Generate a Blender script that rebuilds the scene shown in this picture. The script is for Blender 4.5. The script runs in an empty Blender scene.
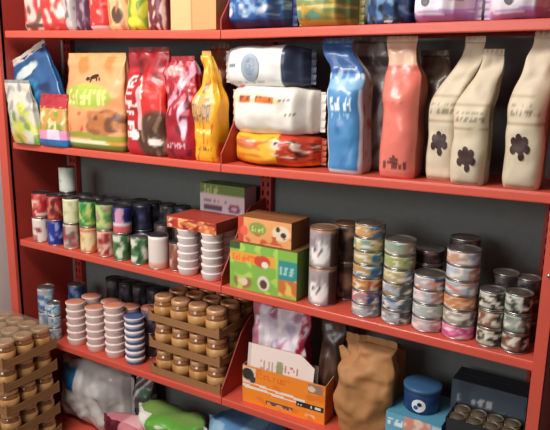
import bpy, bmesh, math, random
from mathutils import Vector, Matrix, noise
scene = bpy.context.scene
COL = scene.collection
# ------------------------------------------------------------------ camera, light, exposure
F_PX, YAW, PIT, ROL = 629.648, 0.55676, -0.21704, -0.01705
Z0 = 1.66                                    # height of the second-highest shelf's underside above the floor
CAM = Vector((2.14469, -1.52519, Z0 - 0.10813))
CR = Matrix.Rotation(YAW, 3, 'Z') @ Matrix.Rotation(PIT, 3, 'X') @ Matrix.Rotation(ROL, 3, 'Y')
cd = bpy.data.cameras.new('camera'); cam = bpy.data.objects.new('camera', cd); COL.objects.link(cam)
rt, fw, up = CR.col[0], CR.col[1], CR.col[2]
M = Matrix((rt, up, -fw)).transposed().to_4x4(); M.translation = CAM
cam.matrix_world = M
cd.sensor_fit = 'HORIZONTAL'; cd.sensor_width = 36; cd.lens = F_PX / 550 * 36; cd.clip_start = .02
scene.camera = cam
w = bpy.data.worlds.new('world'); scene.world = w; w.use_nodes = True
w.node_tree.nodes['Background'].inputs[0].default_value = (1.0, .93, .88, 1)
w.node_tree.nodes['Background'].inputs[1].default_value = .15
def area(name, loc, target, size, sy, power, col):
    l = bpy.data.lights.new(name, 'AREA'); l.shape = 'RECTANGLE'; l.size = size; l.size_y = sy; l.energy = power; l.color = col
    o = bpy.data.objects.new(name, l); COL.objects.link(o); o.location = loc
    o.rotation_euler = (Vector(target) - Vector(loc)).to_track_quat('-Z', 'Y').to_euler()
area('ceiling_light', (.75, -1.25, 2.75), (1.0, 0, 1.0), 1.2, .5, 50, (1, .95, .88))
area('front_area_light', (.7, -3.1, 2.0), (1.0, 0, 1.2), 1.4, 1.0, 32, (1, .96, .93))  # frontal area light added behind the camera, no window there
vs = scene.view_settings
vs.view_transform = 'Standard'; vs.look = 'None'; vs.gamma = 1; vs.use_curve_mapping = False; vs.exposure = 0.0

# ------------------------------------------------------------------ geometry of the picture: pixel column/row <-> points on real planes
def ray(px, py):
    return CR @ Vector(((px - 275) / F_PX, 1, -(py - 215) / F_PX))
def at(px, py, y):                            # the point of the vertical plane Y=y seen at a pixel
    r = ray(px, py); return CAM + r * ((y - CAM.y) / r.y)
def xfor(px, y, z):                           # X on the line (Y=y, Z=z) seen in a pixel column
    k = (px - 275) / F_PX
    # (P-CAM).rt - k (P-CAM).fw = 0
    n = rt - k * fw
    return CAM.x - ((y - CAM.y) * n.y + (z - CAM.z) * n.z) / n.x
H = .39268; XR = 1.934; LIP = .025; D = .25
DZ = [(.015, -.005, .000), (-.006, -.004, .011), (0, .001, -.008), (-.006, .005, .008), (0, 0, 0)]
def shelf_under(k, x):
    a, b, c = DZ[k]
    return Z0 - k * H + (a + (b - a) * x if x < 1 else b + (c - b) * (x - 1) / .934)
def top(k, x): return shelf_under(k, x) + LIP + .0006

# ------------------------------------------------------------------ colours and materials
def lin(c):
    r = []
    for v in c[:3]:
        v /= 255
        r.append(v / 12.92 if v <= .04045 else ((v + .055) / 1.055) ** 2.4)
    return (r[0], r[1], r[2], 1)
def mat(name, col=None, rough=.5, metal=0, attr=False, bump=0, bscale=60, vary=0, trans=0, coat=0, alpha=1):
    m = bpy.data.materials.new(name); m.use_nodes = True
    nt = m.node_tree; b = nt.nodes['Principled BSDF']
    b.inputs['Roughness'].default_value = rough; b.inputs['Metallic'].default_value = metal
    b.inputs['Coat Weight'].default_value = coat; b.inputs['Alpha'].default_value = alpha
    b.inputs['Transmission Weight'].default_value = trans
    tc = nt.nodes.new('ShaderNodeTexCoord')
    nz = nt.nodes.new('ShaderNodeTexNoise'); nz.inputs['Scale'].default_value = bscale; nz.inputs['Detail'].default_value = 4
    nt.links.new(tc.outputs['Object'], nz.inputs['Vector'])
    src = None
    if attr:
        a = nt.nodes.new('ShaderNodeAttribute'); a.attribute_name = 'Col'; src = a.outputs['Color']
    if vary:
        mx = nt.nodes.new('ShaderNodeMix'); mx.data_type = 'RGBA'; mx.blend_type = 'MULTIPLY'
        mx.inputs[0].default_value = 1
        rp = nt.nodes.new('ShaderNodeMapRange'); rp.inputs[3].default_value = 1 - vary; rp.inputs[4].default_value = 1 + vary * .5
        nt.links.new(nz.outputs['Fac'], rp.inputs[0])
        if src: nt.links.new(src, mx.inputs[6])
        else: mx.inputs[6].default_value = lin(col)
        nt.links.new(rp.outputs[0], mx.inputs[7]); src = mx.outputs[2]
    if src: nt.links.new(src, b.inputs['Base Color'])
    else: b.inputs['Base Color'].default_value = lin(col)
    if bump:
        bp = nt.nodes.new('ShaderNodeBump'); bp.inputs['Strength'].default_value = bump; bp.inputs['Distance'].default_value = .004
        nt.links.new(nz.outputs['Fac'], bp.inputs['Height']); nt.links.new(bp.outputs[0], b.inputs['Normal'])
    return m
M_RED = mat('red_paint', (208, 84, 66), .42, vary=.12, bscale=9, coat=.12)
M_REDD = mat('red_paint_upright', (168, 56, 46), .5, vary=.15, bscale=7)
M_DARK = mat('slot_shade_tone', (22, 16, 16), .8)  # near-black tone for the shade seen through the slots
M_WALL = mat('grey_wall_paint', (112, 120, 119), .85, bump=.15, bscale=40, vary=.15)
M_WHITEWALL = mat('white_wall_paint', (226, 214, 210), .8, bump=.1, bscale=50, vary=.05)
M_FLOOR = mat('vinyl_floor', (120, 108, 98), .5, vary=.25, bscale=5)
M_FILM = mat('printed_plastic_film', None, .34, attr=True, bump=.12, bscale=70, coat=.15)
M_PAPER = mat('printed_paper', None, .6, attr=True, bump=.15, bscale=60)
M_PRINT = mat('printed_label', None, .4, attr=True, bump=.03, bscale=90)
M_STEEL = mat('tin_lid_metal', (176, 172, 166), .3, .9)
M_DLID = mat('dark_lid', (58, 56, 58), .35, .4)
M_GOLD = mat('gold_jar_lid', (214, 164, 122), .35, .35)
M_CARD = mat('cardboard', (150, 106, 66), .8, bump=.2, bscale=90, vary=.12)
M_KRAFT = mat('kraft_paper', (176, 124, 76), .65, bump=.35, bscale=35, vary=.2)
M_AMBER = mat('jar_contents_behind_glass', (140, 90, 44), .12, coat=1, vary=.25, bscale=30)
M_TUB = mat('white_tub_plastic', (226, 214, 212), .35)
M_CREAMTUB = mat('pinkish_white_tub_plastic', (228, 206, 200), .35)
M_CLEAR = mat('clear_shrink_film', (150, 150, 130), .25, alpha=.35, bump=.4, bscale=25)

# ------------------------------------------------------------------ object helpers
def link(name, me, m, parent=None):
    o = bpy.data.objects.new(name, me); COL.objects.link(o)
    if m and not me.materials: me.materials.append(m)
    if parent: o.parent = parent
    return o
def mesh(name, vs_, fs, cols=None, smooth=False, fix=False):
    me = bpy.data.meshes.new(name); me.from_pydata([tuple(v) for v in vs_], [], fs)
    if cols:
        ca = me.color_attributes.new('Col', 'FLOAT_COLOR', 'CORNER')
        buf = []
        for f, c in zip(fs, cols):
            if isinstance(c, list):
                for q in c: buf.extend(lin(q))
            else: buf.extend(list(lin(c)) * len(f))
        ca.data.foreach_set('color', buf)
    if smooth: me.polygons.foreach_set('use_smooth', [True] * len(fs))
    if fix:
        bm = bmesh.new(); bm.from_mesh(me); bmesh.ops.recalc_face_normals(bm, faces=bm.faces); bm.to_mesh(me); bm.free()
    me.update(); return me
def empty(name, loc, label, cat, group=None, rz=0):
    o = bpy.data.objects.new(name, None); COL.objects.link(o); o.location = loc; o.rotation_euler.z = rz
    o.empty_display_size = .03
    tag(o, label, cat, group); return o
def tag(o, label=None, cat=None, group=None, kind=None):
    if label: o['label'] = label
    if cat: o['category'] = cat
    if group: o['group'] = group
    if kind: o['kind'] = kind
    return o
def copy_thing(o, loc, label, rz=None, group=None):
    c = o.copy(); COL.objects.link(c); c.location = loc; c['label'] = label
    if rz is not None: c.rotation_euler.z = rz
    if group: c['group'] = group
    for ch in list(o.children):
        d = ch.copy(); COL.objects.link(d); d.parent = c
        for g in list(ch.children):
            e = g.copy(); COL.objects.link(e); e.parent = d
    return c
def box_mesh(name, x0, x1, y0, y1, z0, z1, bev=.0015):
    bm = bmesh.new(); bmesh.ops.create_cube(bm, size=1)
    for v in bm.verts: v.co = Vector(((x0 + x1) / 2 + v.co.x * (x1 - x0), (y0 + y1) / 2 + v.co.y * (y1 - y0), (z0 + z1) / 2 + v.co.z * (z1 - z0)))
    if bev: bmesh.ops.bevel(bm, geom=list(bm.edges), offset=bev, segments=2, affect='EDGES')
    me = bpy.data.meshes.new(name); bm.to_mesh(me); bm.free(); return me
def prism_mesh(name, pts, axis_from, axis_to, order):
    """extrude polygon pts (a,b) between two values of the third coordinate; order maps (a,b,c)->xyz"""
    n = len(pts); V = [order(a, b, axis_from) for a, b in pts] + [order(a, b, axis_to) for a, b in pts]
    Fs = [tuple(range(n))[::-1], tuple(range(n, 2 * n))] + [(i, (i + 1) % n, (i + 1) % n + n, i + n) for i in range(n)]
    return mesh(name, V, Fs, fix=True)
def lathe(name, prof, seg=24, smooth=True, colf=None):
    V, Fs, C = [], [], []
    for r, z in prof:
        for i in range(seg):
            a = 2 * math.pi * i / seg; V.append((r * math.cos(a), r * math.sin(a), z))
    for j in range(len(prof) - 1):
        for i in range(seg):
            Fs.append((j * seg + i, j * seg + (i + 1) % seg, (j + 1) * seg + (i + 1) % seg, (j + 1) * seg + i))
            if colf: C.append([colf(i / seg, prof[j][1]), colf((i + 1) / seg, prof[j][1]), colf((i + 1) / seg, prof[j + 1][1]), colf(i / seg, prof[j + 1][1])])
    for end, rev in ((0, True), (len(prof) - 1, False)):
        if prof[end][0] > 1e-5:
            f = tuple(range(end * seg, end * seg + seg)); Fs.append(f[::-1] if rev else f)
            if colf: C.append(colf(.25, prof[end][1]))
    return mesh(name, V, Fs, C if colf else None, smooth=smooth)

# ------------------------------------------------------------------ printed designs
def h01(*a):
    x = math.sin(sum(v * k for v, k in zip(a, (12.9898, 78.233, 37.719, 4.581)))) * 43758.5453
    return x - math.floor(x)
def glyph(u, v, seed):                        # illegible print: strokes like lettering too small to read
    if u > .78: return False
    u /= .78; b = int(h01(seed, 1.3) * 31) + 1
    return (b & 1 and u < .3) or (b & 2 and u > .7) or (b & 4 and v > .72) or (b & 8 and v < .28) or (b & 16 and .38 < v < .62)
def mixc(a, b, k): return tuple(x + (y - x) * k for x, y in zip(a, b))
def clamp(x): return 0 if x < 0 else 1 if x > 1 else x
def design(base, *ops):
    def f(s, t):
        c = base
        for o in ops:
            k = o[0]; m = 0
            if k == 'r':
                if o[1] <= s <= o[2] and o[3] <= t <= o[4]: m = 1; q = o[5]
            elif k == 'e':
                m = clamp((1.2 - ((s - o[1]) / o[3]) ** 2 - ((t - o[2]) / o[4]) ** 2) / .4); q = o[5]
            elif k == 'b':                    # ('b', seed, scale_s, scale_t, threshold, col, s0, s1, t0, t1): soft printed blotches
                if o[6] <= s <= o[7] and o[8] <= t <= o[9]:
                    m = clamp((noise.noise(Vector((s * o[2] + o[1] * 3.7, t * o[3], o[1]))) - o[4] + .1) / .2); q = o[5]
            elif k == 't':                    # ('t', s0, s1, t0, t1, col, letters, seed)
                if o[1] <= s <= o[2] and o[3] <= t <= o[4]:
                    g = (s - o[1]) / (o[2] - o[1]) * o[6]
                    if glyph(g % 1, (t - o[3]) / (o[4] - o[3]), int(g) + o[7] * 7.1): m = 1; q = o[5]
            elif k == 'tv':                   # lettering running upwards
                if o[1] <= s <= o[2] and o[3] <= t <= o[4]:
                    g = (t - o[3]) / (o[4] - o[3]) * o[6]
                    if glyph(g % 1, 1 - (s - o[1]) / (o[2] - o[1]), int(g) + o[7] * 7.1): m = 1; q = o[5]
            elif k == 'g':                    # slanted band  t between a+b*s and a+b*s+w
                if o[1] + o[2] * s <= t <= o[1] + o[2] * s + o[3]: m = 1; q = o[4]
            elif k == 'ring':
                g = ((s - o[1]) / o[3]) ** 2 + ((t - o[2]) / o[4]) ** 2
                if o[5] <= g <= 1: m = 1; q = o[6]
            if m: c = mixc(c, q, m)
        return c
    return f
def interp(p, v):
    if v <= p[0][0]: return p[0][1]
    for (a, x), (b, y) in zip(p, p[1:]):
        if v <= b:
            t = (v - a) / (b - a); t = t * t * (3 - 2 * t) if len(p) > 2 else t
            return x + (y - x) * t
    return p[-1][1]

# ------------------------------------------------------------------ bags
BAG_W = [(0, .95), (.06, 1), (.7, 1), (1, .97)]
BAG_D = [(0, .86), (.05, 1), (.55, .95), (.9, .3), (1, .06)]
PIL_W = [(0, .80), (.07, .9), (.25, 1), (.75, 1), (.93, .9), (1, .80)]
PIL_D = [(0, .06), (.05, .45), (.18, .9), (.35, 1), (.65, 1), (.82, .9), (.95, .45), (1, .06)]
class Bag:
    def __init__(s, w, h, d, wp=BAG_W, dp=BAG_D, xo=((0, 0), (1, 0)), yo=((0, 0), (1, 0)), cr=.006, seed=0, gus=.25, lying=False, bulge=.01, zb=None):
        s.w, s.h, s.d, s.wp, s.dp, s.xo, s.yo, s.cr, s.seed, s.gus, s.lying, s.bulge = w, h, d, wp, dp, xo, yo, cr, seed, gus, lying, bulge
    def pt(s, side, q, v, off=0):
        W = s.w * interp(s.wp, v); Dd = s.d * interp(s.dp, v)
        lift = interp(s.dp, v)
        c = lambda e: 1 - .42 * abs(e) ** 5
        if side == 0: x = (q - .5) * W; y = -Dd / 2 * c(2 * q - 1) - s.bulge * lift * math.sin(math.pi * min(1, max(0, v))) * (1 - (2 * q - 1) ** 2) - off
        elif side == 2: x = (.5 - q) * W; y = Dd / 2 * c(2 * q - 1) + off
        else:
            g = s.gus * min(s.d, s.w) * .5 * math.sin(math.pi * q) * max(0, v - .25) * 1.3 * lift
            e = .58 * Dd
            if side == 1: x = W / 2 - g + off; y = -e / 2 + e * q
            else: x = -W / 2 + g - off; y = e / 2 - e * q
        n = lambda k, f: noise.noise(Vector((x * f + k + s.seed * 5.3, y * f, v * s.h * f + s.seed)))
        a = s.cr * (.35 + 1.1 * v if not s.lying else .9) * min(1, v * 12) * (min(1, (1 - v) * 12) if s.lying else 1)
        fold = noise.ridged_multi_fractal(Vector((x * 9 + s.seed, v * s.h * 6, y * 4 + s.seed)), 1.0, 2.0, 3, 1.0, 2.0) - 1.2
        y += a * (1.4 * n(3, 11) + .7 * n(9, 30) + .35 * fold) * (1 if side == 0 else .6); x += a * 1.1 * n(17, 13)
        x += interp(s.xo, v) * s.h; y += interp(s.yo, v) * s.h
        z = v * s.h
        if s.lying:
            zz = x + s.w / 2
            return Vector((z - s.h / 2, y, max(zz, 0.0)))
        return Vector((x, y, max(z, 0)))
    def build(s, front, sidec=None, backc=None, nf=34, ns=6, nb=6, nv=50):
        sides = [(0, nf), (1, ns), (2, nb), (3, ns)]
        per = [(sd, i / n, (i + .5) / n) for sd, n in sides for i in range(n)]
        N = len(per); V, Fs, C, cache = [], [], [], {}
        for j in range(nv + 1):
            for sd, q, _ in per: V.append(s.pt(sd, q, j / nv))
        sidec = sidec or (lambda a, b: front(.995, b)); backc = backc or (lambda a, b: front(.5, .03))
        for j in range(nv):
            t = (j + .5) / nv
            for i, (sd, _, qm) in enumerate(per):
                Fs.append((j * N + i, j * N + (i + 1) % N, (j + 1) * N + (i + 1) % N, (j + 1) * N + i))
                fn = front if sd == 0 else backc if sd == 2 else sidec
                n_ = (nf, ns, nb, ns)[sd]; q0 = qm - .5 / n_; q1 = qm + .5 / n_; t0 = j / nv; t1 = (j + 1) / nv
                def ev(q, t):
                    key = (sd, round(q * 1000), j if t == t0 else j + 1)
                    if key not in cache: cache[key] = fn(t, q) if s.lying and sd == 0 else fn(q, t)
                    return cache[key]
                C.append([ev(q0, t0), ev(q1, t0), ev(q1, t1), ev(q0, t1)])
        Fs.append(tuple(range(N))[::-1]); Fs.append(tuple(range(nv * N, nv * N + N))); C += [C[0][0], C[-1][0]]
        return mesh('bag_body', V, Fs, C, smooth=True, fix=True)
    def seal(s, v, length, th=.0022, n=14):
        """crimped flat strip that runs on beyond an end of the bag"""
        V, Fs = [], []; sg = 1 if v > .5 else -1
        for r in range(3):
            for i in range(n + 1):
                p = s.pt(0, i / n, v); p2 = s.pt(2, 1 - i / n, v); c = (p + p2) / 2
                z = length * r / 2 * sg
                o = Vector((z, 0, 0)) if s.lying else Vector((0, 0, z))
                wv = Vector((0, .0012 * math.sin(i * 2.1) * r, 0))
                V.append(c + o + wv + Vector((0, -th / 2, 0))); V.append(c + o + wv + Vector((0, th / 2, 0)))
        row = 2 * (n + 1)
        for r in range(2):
            for i in range(n):
                a = r * row + 2 * i
                Fs += [(a, a + 2, a + row + 2, a + row), (a + 1, a + row + 1, a + row + 3, a + 3)]
            a = r * row; b = r * row + 2 * n
            Fs += [(a, a + row, a + row + 1, a + 1), (b, b + 1, b + row + 1, b + row)]
        for i in range(n):
            a = 2 * row + 2 * i; Fs.append((a, a + 2, a + 3, a + 1))
            a = 2 * i; Fs.append((a, a + 1, a + 3, a + 2))
        return mesh('seal', V, Fs, smooth=False, fix=True)
    def decal(s, shapes, off=.0022):
        """ellipses / rectangles in (s,t) of the front, laid on the bag: (cs, ct, rs, rt, angle, kind)"""
        V, Fs = [], []
        for cs, ct, rs, rt_, ang, kind in shapes:
            K, Rr = (20, 5) if kind == 'e' else (4, 5)
            b = len(V)
            def P(x, y):
                X = cs + rs * x * math.cos(ang) - rt_ * y * math.sin(ang) * s.h / s.w * 1.0
                Y = ct + rs * x * math.sin(ang) * s.w / s.h + rt_ * y * math.cos(ang)
                return s.pt(0, X, Y, off) if not s.lying else s.pt(0, Y, X, off)
            if kind == 'e':
                V.append(P(0, 0))
                for r in range(1, Rr + 1):
                    for i in range(K):
                        a = 2 * math.pi * i / K; V.append(P(r / Rr * math.cos(a), r / Rr * math.sin(a)))
                for i in range(K): Fs.append((b, b + 1 + i, b + 1 + (i + 1) % K))
                for r in range(1, Rr):
                    for i in range(K):
                        o = b + 1 + (r - 1) * K; Fs.append((o + i, o + K + i, o + K + (i + 1) % K, o + (i + 1) % K))
            else:
                G = 8
                for j in range(G + 1):
                    for i in range(G + 1): V.append(P(-1 + 2 * i / G, -1 + 2 * j / G))
                for j in range(G):
                    for i in range(G):
                        o = b + j * (G + 1) + i; Fs.append((o, o + 1, o + G + 2, o + G + 1))
        return mesh('decal', V, Fs, smooth=True)
_solid = {}
def solid(c, rough=.45):
    c = tuple(int(v) for v in c)
    if (c, rough) not in _solid: _solid[(c, rough)] = mat('print_%02x%02x%02x' % c, c, rough)
    return _solid[(c, rough)]
def standing(pxl, pxr, pyt, k, y0, d, front, label, sidec=None, sealc=None, seal=.014, m=None, decals=(), rz=0, name='food_bag', z=None, group=None, cat='bag', **kw):
    zb = top(k, .5 if pxl < 215 else 1.5) if z is None else z
    for _ in range(2):
        xl, xr = xfor(pxl, y0 + .25 * d, zb), xfor(pxr, y0 + .2 * d, zb)
        if z is None: zb = top(k, (xl + xr) / 2)
    W = xr - xl; X = (xl + xr) / 2; Y = y0 + d / 2
    xt = X + (kw['xo'][-1][1] * .3 if 'xo' in kw else 0); yt = Y + (kw['yo'][-1][1] * .3 if 'yo' in kw else 0)
    # height from the picture row, on the plane of the bag's top
    lo, hi = .03, 1.0
    for _ in range(40):
        mid = (lo + hi) / 2
        p = Vector((X + (kw['xo'][-1][1] * mid if 'xo' in kw else 0), Y + (kw['yo'][-1][1] * mid if 'yo' in kw else 0), zb + mid)) - CAM
        py = 215 - F_PX * p.dot(up) / p.dot(fw)
        if py > pyt: lo = mid
        else: hi = mid
    Hh = lo - seal
    b = Bag(W, Hh, d, **kw)
    r = empty(name, (X, Y, zb), label, cat, group, rz)
    link('body', b.build(front, sidec), m or M_FILM, r)
    if seal > 0: link('top_seal', b.seal(1, seal), solid(sealc or front(.5, .97)), r)
    for nm, shapes, c in decals: link(nm, b.decal(shapes), solid(c), r)
    return r
def lying(pxl, pxr, pyt, k, y0, d, front, label, z=None, sealc=None, seal=.016, m=None, decals=(), sidec=None, h=None, name='food_bag', cat='bag', group=None, rz=0, **kw):
    zb = z if z is not None else top(k, 1.5 if pxl > 215 else .5)
    xl, xr = xfor(pxl, y0 + .45 * d, zb + .04), xfor(pxr, y0 + .45 * d, zb + .04)
    if z is None: zb = top(k, (xl + xr) / 2)
    X = (xl + xr) / 2; Y = y0 + d / 2
    if h is None: h = at((pxl + pxr) / 2, pyt, y0 + d * .3).z - zb
    kw.setdefault('wp', PIL_W); kw.setdefault('dp', PIL_D)
    b = Bag(h, xr - xl - 2 * seal, d, lying=True, gus=0, **kw)
    r = empty(name, (X, Y, zb), label, cat, group, rz)
    link('body', b.build(front, sidec, nf=22, nv=60), m or M_FILM, r)
    for v in (0, 1): link('end_seal', b.seal(v, seal), solid(sealc or front(v, .5)), r)
    for nm, shapes, c in decals: link(nm, b.decal(shapes), solid(c), r)
    r['h'] = h
    return r
PAW = lambda cs, ct, k, asp: [(cs, ct - .012, .10 * k, .10 * k * asp, 0, 'e')] + [(cs + .145 * k * math.sin(a), ct - .012 + .145 * k * asp * math.cos(a), .058 * k, .07 * k * asp, 0, 'e') for a in (-1.9, -.95, -.1, .8, 1.75, 2.9)]

# ------------------------------------------------------------------ cans, tubs, jars, cartons
def band(a0, a1, col): return ('r', a0, a1, -1, 2, col)
def make_can(r, h, f, label, cat='can', name='food_can', lid=M_STEEL, seg=36, group=None, rows=9, loc=(0, 0, 0), rz=0):
    root = empty(name, loc, label, cat, group, rz)
    e = .003
    prof = [(r * .97, e), (r * .985, e + .001)] + [(r * .985, e + .001 + (h - 2 * e - .002) * (i + 1) / rows) for i in range(rows)]
    me = lathe('can_body', prof, seg, True, lambda s, z: f(s, z / h))
    link('body', me, M_PRINT, root)
    link('lid', _cached(('lid', r, h), lambda: lathe('can_lid', [(r * .96, h - e - .001), (r, h - e), (r * 1.005, h - .001), (r * .985, h), (r * .94, h - .0005), (r * .92, h - .0032), (r * .7, h - .0028), (r * .68, h - .002), (.0001, h - .0018)], seg), lid), lid, root)
    link('base_rim', _cached(('rim', r), lambda: lathe('can_rim', [(r * .9, .0006), (r * .985, .0001), (r * 1.0, .0012), (r * .995, .0028), (r * .96, .0036)], seg)), M_STEEL, root)
    return root
_c = {}
def _cached(key, fn, m=None):
    key = key + (m.name if m else '',)
    if key not in _c: _c[key] = fn()
    return _c[key]
def carton(x0, x1, y0, d, z0, z1, front, sidec, topc, label, name='carton', cat='box', m=None, rz=0, nx=40, nz=30, group=None, flaps=True):
    """closed carton: printed front, sides, and a top of two flaps meeting in a seam"""
    W, Hh = x1 - x0, z1 - z0
    r = empty(name, ((x0 + x1) / 2, y0 + d / 2, z0), label, cat, group, rz)
    V, Fs, C = [], [], []
    def grid(P, nu, nv, cf):
        b = len(V)
        for j in range(nv + 1):
            for i in range(nu + 1): V.append(P(i / nu, j / nv))
        for j in range(nv):
            for i in range(nu):
                o = b + j * (nu + 1) + i; Fs.append((o, o + 1, o + nu + 2, o + nu + 1)); C.append([cf(i / nu, j / nv), cf((i + 1) / nu, j / nv), cf((i + 1) / nu, (j + 1) / nv), cf(i / nu, (j + 1) / nv)])
    w2, d2 = W / 2, d / 2
    bw = lambda u, v: .0016 * math.sin(math.pi * u) * math.sin(math.pi * v)
    grid(lambda u, v: (-w2 + W * u, -d2 - bw(u, v), v * Hh), nx, nz, front)
    grid(lambda u, v: (w2 + bw(u, v), -d2 + d * u, v * Hh), 10, 12, sidec)
    grid(lambda u, v: (w2 - W * u, d2, v * Hh), 4, 4, sidec)
    grid(lambda u, v: (-w2 - bw(u, v), d2 - d * u, v * Hh), 10, 12, sidec)
    grid(lambda u, v: (w2 - W * u, -d2 + d * v, 0), 2, 2, sidec)
    if flaps: grid(lambda u, v: (-w2 + W * u, -d2 + d * v, Hh - .001), 20, 8, topc)
    link('body', mesh('carton_body', V, Fs, C), m or M_PAPER, r)
    if flaps:
        for sgn in (-1, 1):
            me = box_mesh('flap', -w2 + .001, w2 - .001, min(sgn * .001, sgn * (d2 - .001)), max(sgn * .001, sgn * (d2 - .001)), Hh, Hh + .0016, .0004)
            link('top_flap', me, solid(topc(.5, .5)), r)
    return r
def tub_meshes(r, h, key, lid):
    p = [(r * .82, 0), (r * .86, .001), (r * .955, h * .66), (r * .96, h * .7), (r, h * .8), (r * 1.01, h * .97), (r * .98, h * .985), (r * .9, h * .985)]
    a = _cached(('tub', r, h, key), lambda: lathe('tub_cup', p, 22))
    b = _cached(('tublid', r, h, key, lid.name), lambda: lathe('tub_lid', [(r * .97, h * .975), (r * .97, h * .995), (r * .5, h * 1.0), (.0001, h)], 22))
    return a, b
def make_tub(r, h, label, loc, cup, lid, key, group, bandc=None):
    root = empty('food_tub', loc, label, 'tub', group)
    a, b = tub_meshes(r, h, key, lid)
    link('cup', a, cup, root); link('foil_lid', b, lid, root)
    if bandc:
        link('label_band', _cached(('tb', r, h, key), lambda: lathe('tub_band', [(r * .88, h * .12), (r * .96, h * .6)], 22)), bandc, root)
    return root
ORD = ['first', 'second', 'third', 'fourth', 'fifth', 'sixth', 'seventh', 'eighth', 'ninth', 'tenth']

# ================================================================== SETTING
def struct(name, me, m): return tag(link(name, me, m), kind='structure')
struct('floor', box_mesh('floor', -.14, 4.5, -3.6, .4, -.05, 0, 0), M_FLOOR)
struct('wall_back', box_mesh('wall_back', -.14, 4.5, .275, .4, 0, 2.9, 0), M_WALL)
struct('wall_left', box_mesh('wall_left', -.26, -.14, -3.6, .4, -.05, 2.9, 0), M_WHITEWALL)

# ------------------------------------------------------------------ shelving
unit = empty('shelving_unit', (0, 0, 0), 'red metal two-bay shelving unit against the grey wall', 'shelves')
ZT = 2.25
for (xa, xb) in ((-.072, -.026), (XR + .001, XR + .029)):            # end frames: front post, back post, sheet between
    link('front_post', prism_mesh('front_post', [(xa, -.012), (xb, -.012), (xb, .012), (xb - .004, .012), (xb - .004, -.006), (xa + .004, -.006), (xa + .004, .02), (xa, .02)], 0, ZT, lambda a, b, c: (a, b, c)), M_RED, unit)
    xm = xa if xa < 0 else xb
    link('side_sheet', box_mesh('side_sheet', xm - .002 if xa > 0 else -.028, xm if xa > 0 else -.026, .0, .272, .06, ZT - .02, .0004), M_REDD, unit)
link('post_bolt', lathe('bolt', [(.005, 0), (.005, .003), (.002, .0045), (.0001, .0048)], 12), M_STEEL, unit)
bolt = unit.children[-1] if False else [o for o in COL.objects if o.name == 'post_bolt'][0]
bz = at(545, 275, -.012); bolt.location = (XR + .015, -.0125, bz.z); bolt.rotation_euler.x = math.pi / 2
def slotted(x):
    w2, y0, y1 = .022, D - .0, D + .022
    V, Fs = [], []
    def q(xa, xb, za, zb):
        b = len(V); V.extend([(xa, y0, za), (xb, y0, za), (xb, y0, zb), (xa, y0, zb)]); Fs.append((b, b + 1, b + 2, b + 3))
    cols = [(-w2, -.013), (-.013, -.007), (-.007, .007), (.007, .013), (.013, w2)]
    z, pitch, sl = .0, .03, .016
    for i, (a, c) in enumerate(cols):
        if i in (1, 3):
            k = 0
            while k * pitch < ZT - pitch: q(a, c, k * pitch, k * pitch + pitch - sl); k += 1
        else: q(a, c, 0, ZT)
    for xs in (-w2, w2):
        b = len(V); V.extend([(xs, y0, 0), (xs, y1, 0), (xs, y1, ZT), (xs, y0, ZT)]); Fs.append((b, b + 1, b + 2, b + 3))
    me = mesh('back_upright', [(v[0] + x, v[1], v[2]) for v in V], Fs)
    o = link('back_upright', me, M_REDD, unit)
    link('slot_shade', box_mesh('slot_shade', x - .02, x + .02, y1 - .006, y1 - .002, 0, ZT, 0), M_DARK, o)  # dark sheet standing in for the shade inside the slots
for x in (.035, 1.0, XR - .025): slotted(x)
for k in range(5):
    for bay, (xa, xb) in enumerate(((.002, .9985), (1.0015, XR))):
        za, zb = shelf_under(k, xa), shelf_under(k, xb - .001 if bay == 0 else xb)
        # folded tray: top sheet, front lip with a rolled lower edge, rear lip
        prof = [(0, LIP), (-.0015, LIP - .002), (-.002, LIP - .006), (-.002, .003), (-.001, .0005), (.002, 0), (.012, 0), (.012, .002), (.003, .002), (.002, .004), (.002, LIP - .003), (D - .006, LIP - .003), (D - .006, .004), (D - .004, .004), (D - .004, LIP)]
        n = len(prof); V = [(xa, a, za + b) for a, b in prof] + [(xb, a, zb + b) for a, b in prof]
        Fs = [tuple(range(n)), tuple(range(n, 2 * n))[::-1]] + [(i, i + n, (i + 1) % n + n, (i + 1) % n) for i in range(n)]
        bm_ = mesh('shelf', V, Fs, fix=True)
        o = link('shelf', bm_, M_RED, unit)
        # a stiffening rib under the shelf
        link('stiffener', mesh('stiffener', [(xa, .1, za + .006), (xb, .1, zb + .006), (xb, .14, zb + .006), (xa, .14, za + .006), (xa, .09, za + LIP - .003), (xb, .09, zb + LIP - .003), (xb, .15, zb + LIP - .003), (xa, .15, za + LIP - .003)], [(0, 1, 2, 3), (0, 4, 5, 1), (2, 6, 7, 3), (0, 3, 7, 4), (1, 5, 6, 2)], fix=True), M_REDD, o)
    # upright cheek at the middle joint: rises steeply towards the back
    zt = shelf_under(k, 1) + LIP + .001
    cheek = [(.0, 0), (.0, .03), (.03, .07), (.11, .19), (.16, .23), (D - .004, .245), (D - .004, 0)]
    link('shelf_bracket', prism_mesh('bracket', [(a, b + zt) for a, b in cheek], .9975, 1.0015, lambda a, b, c: (c, a, b)), M_REDD, unit)

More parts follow.
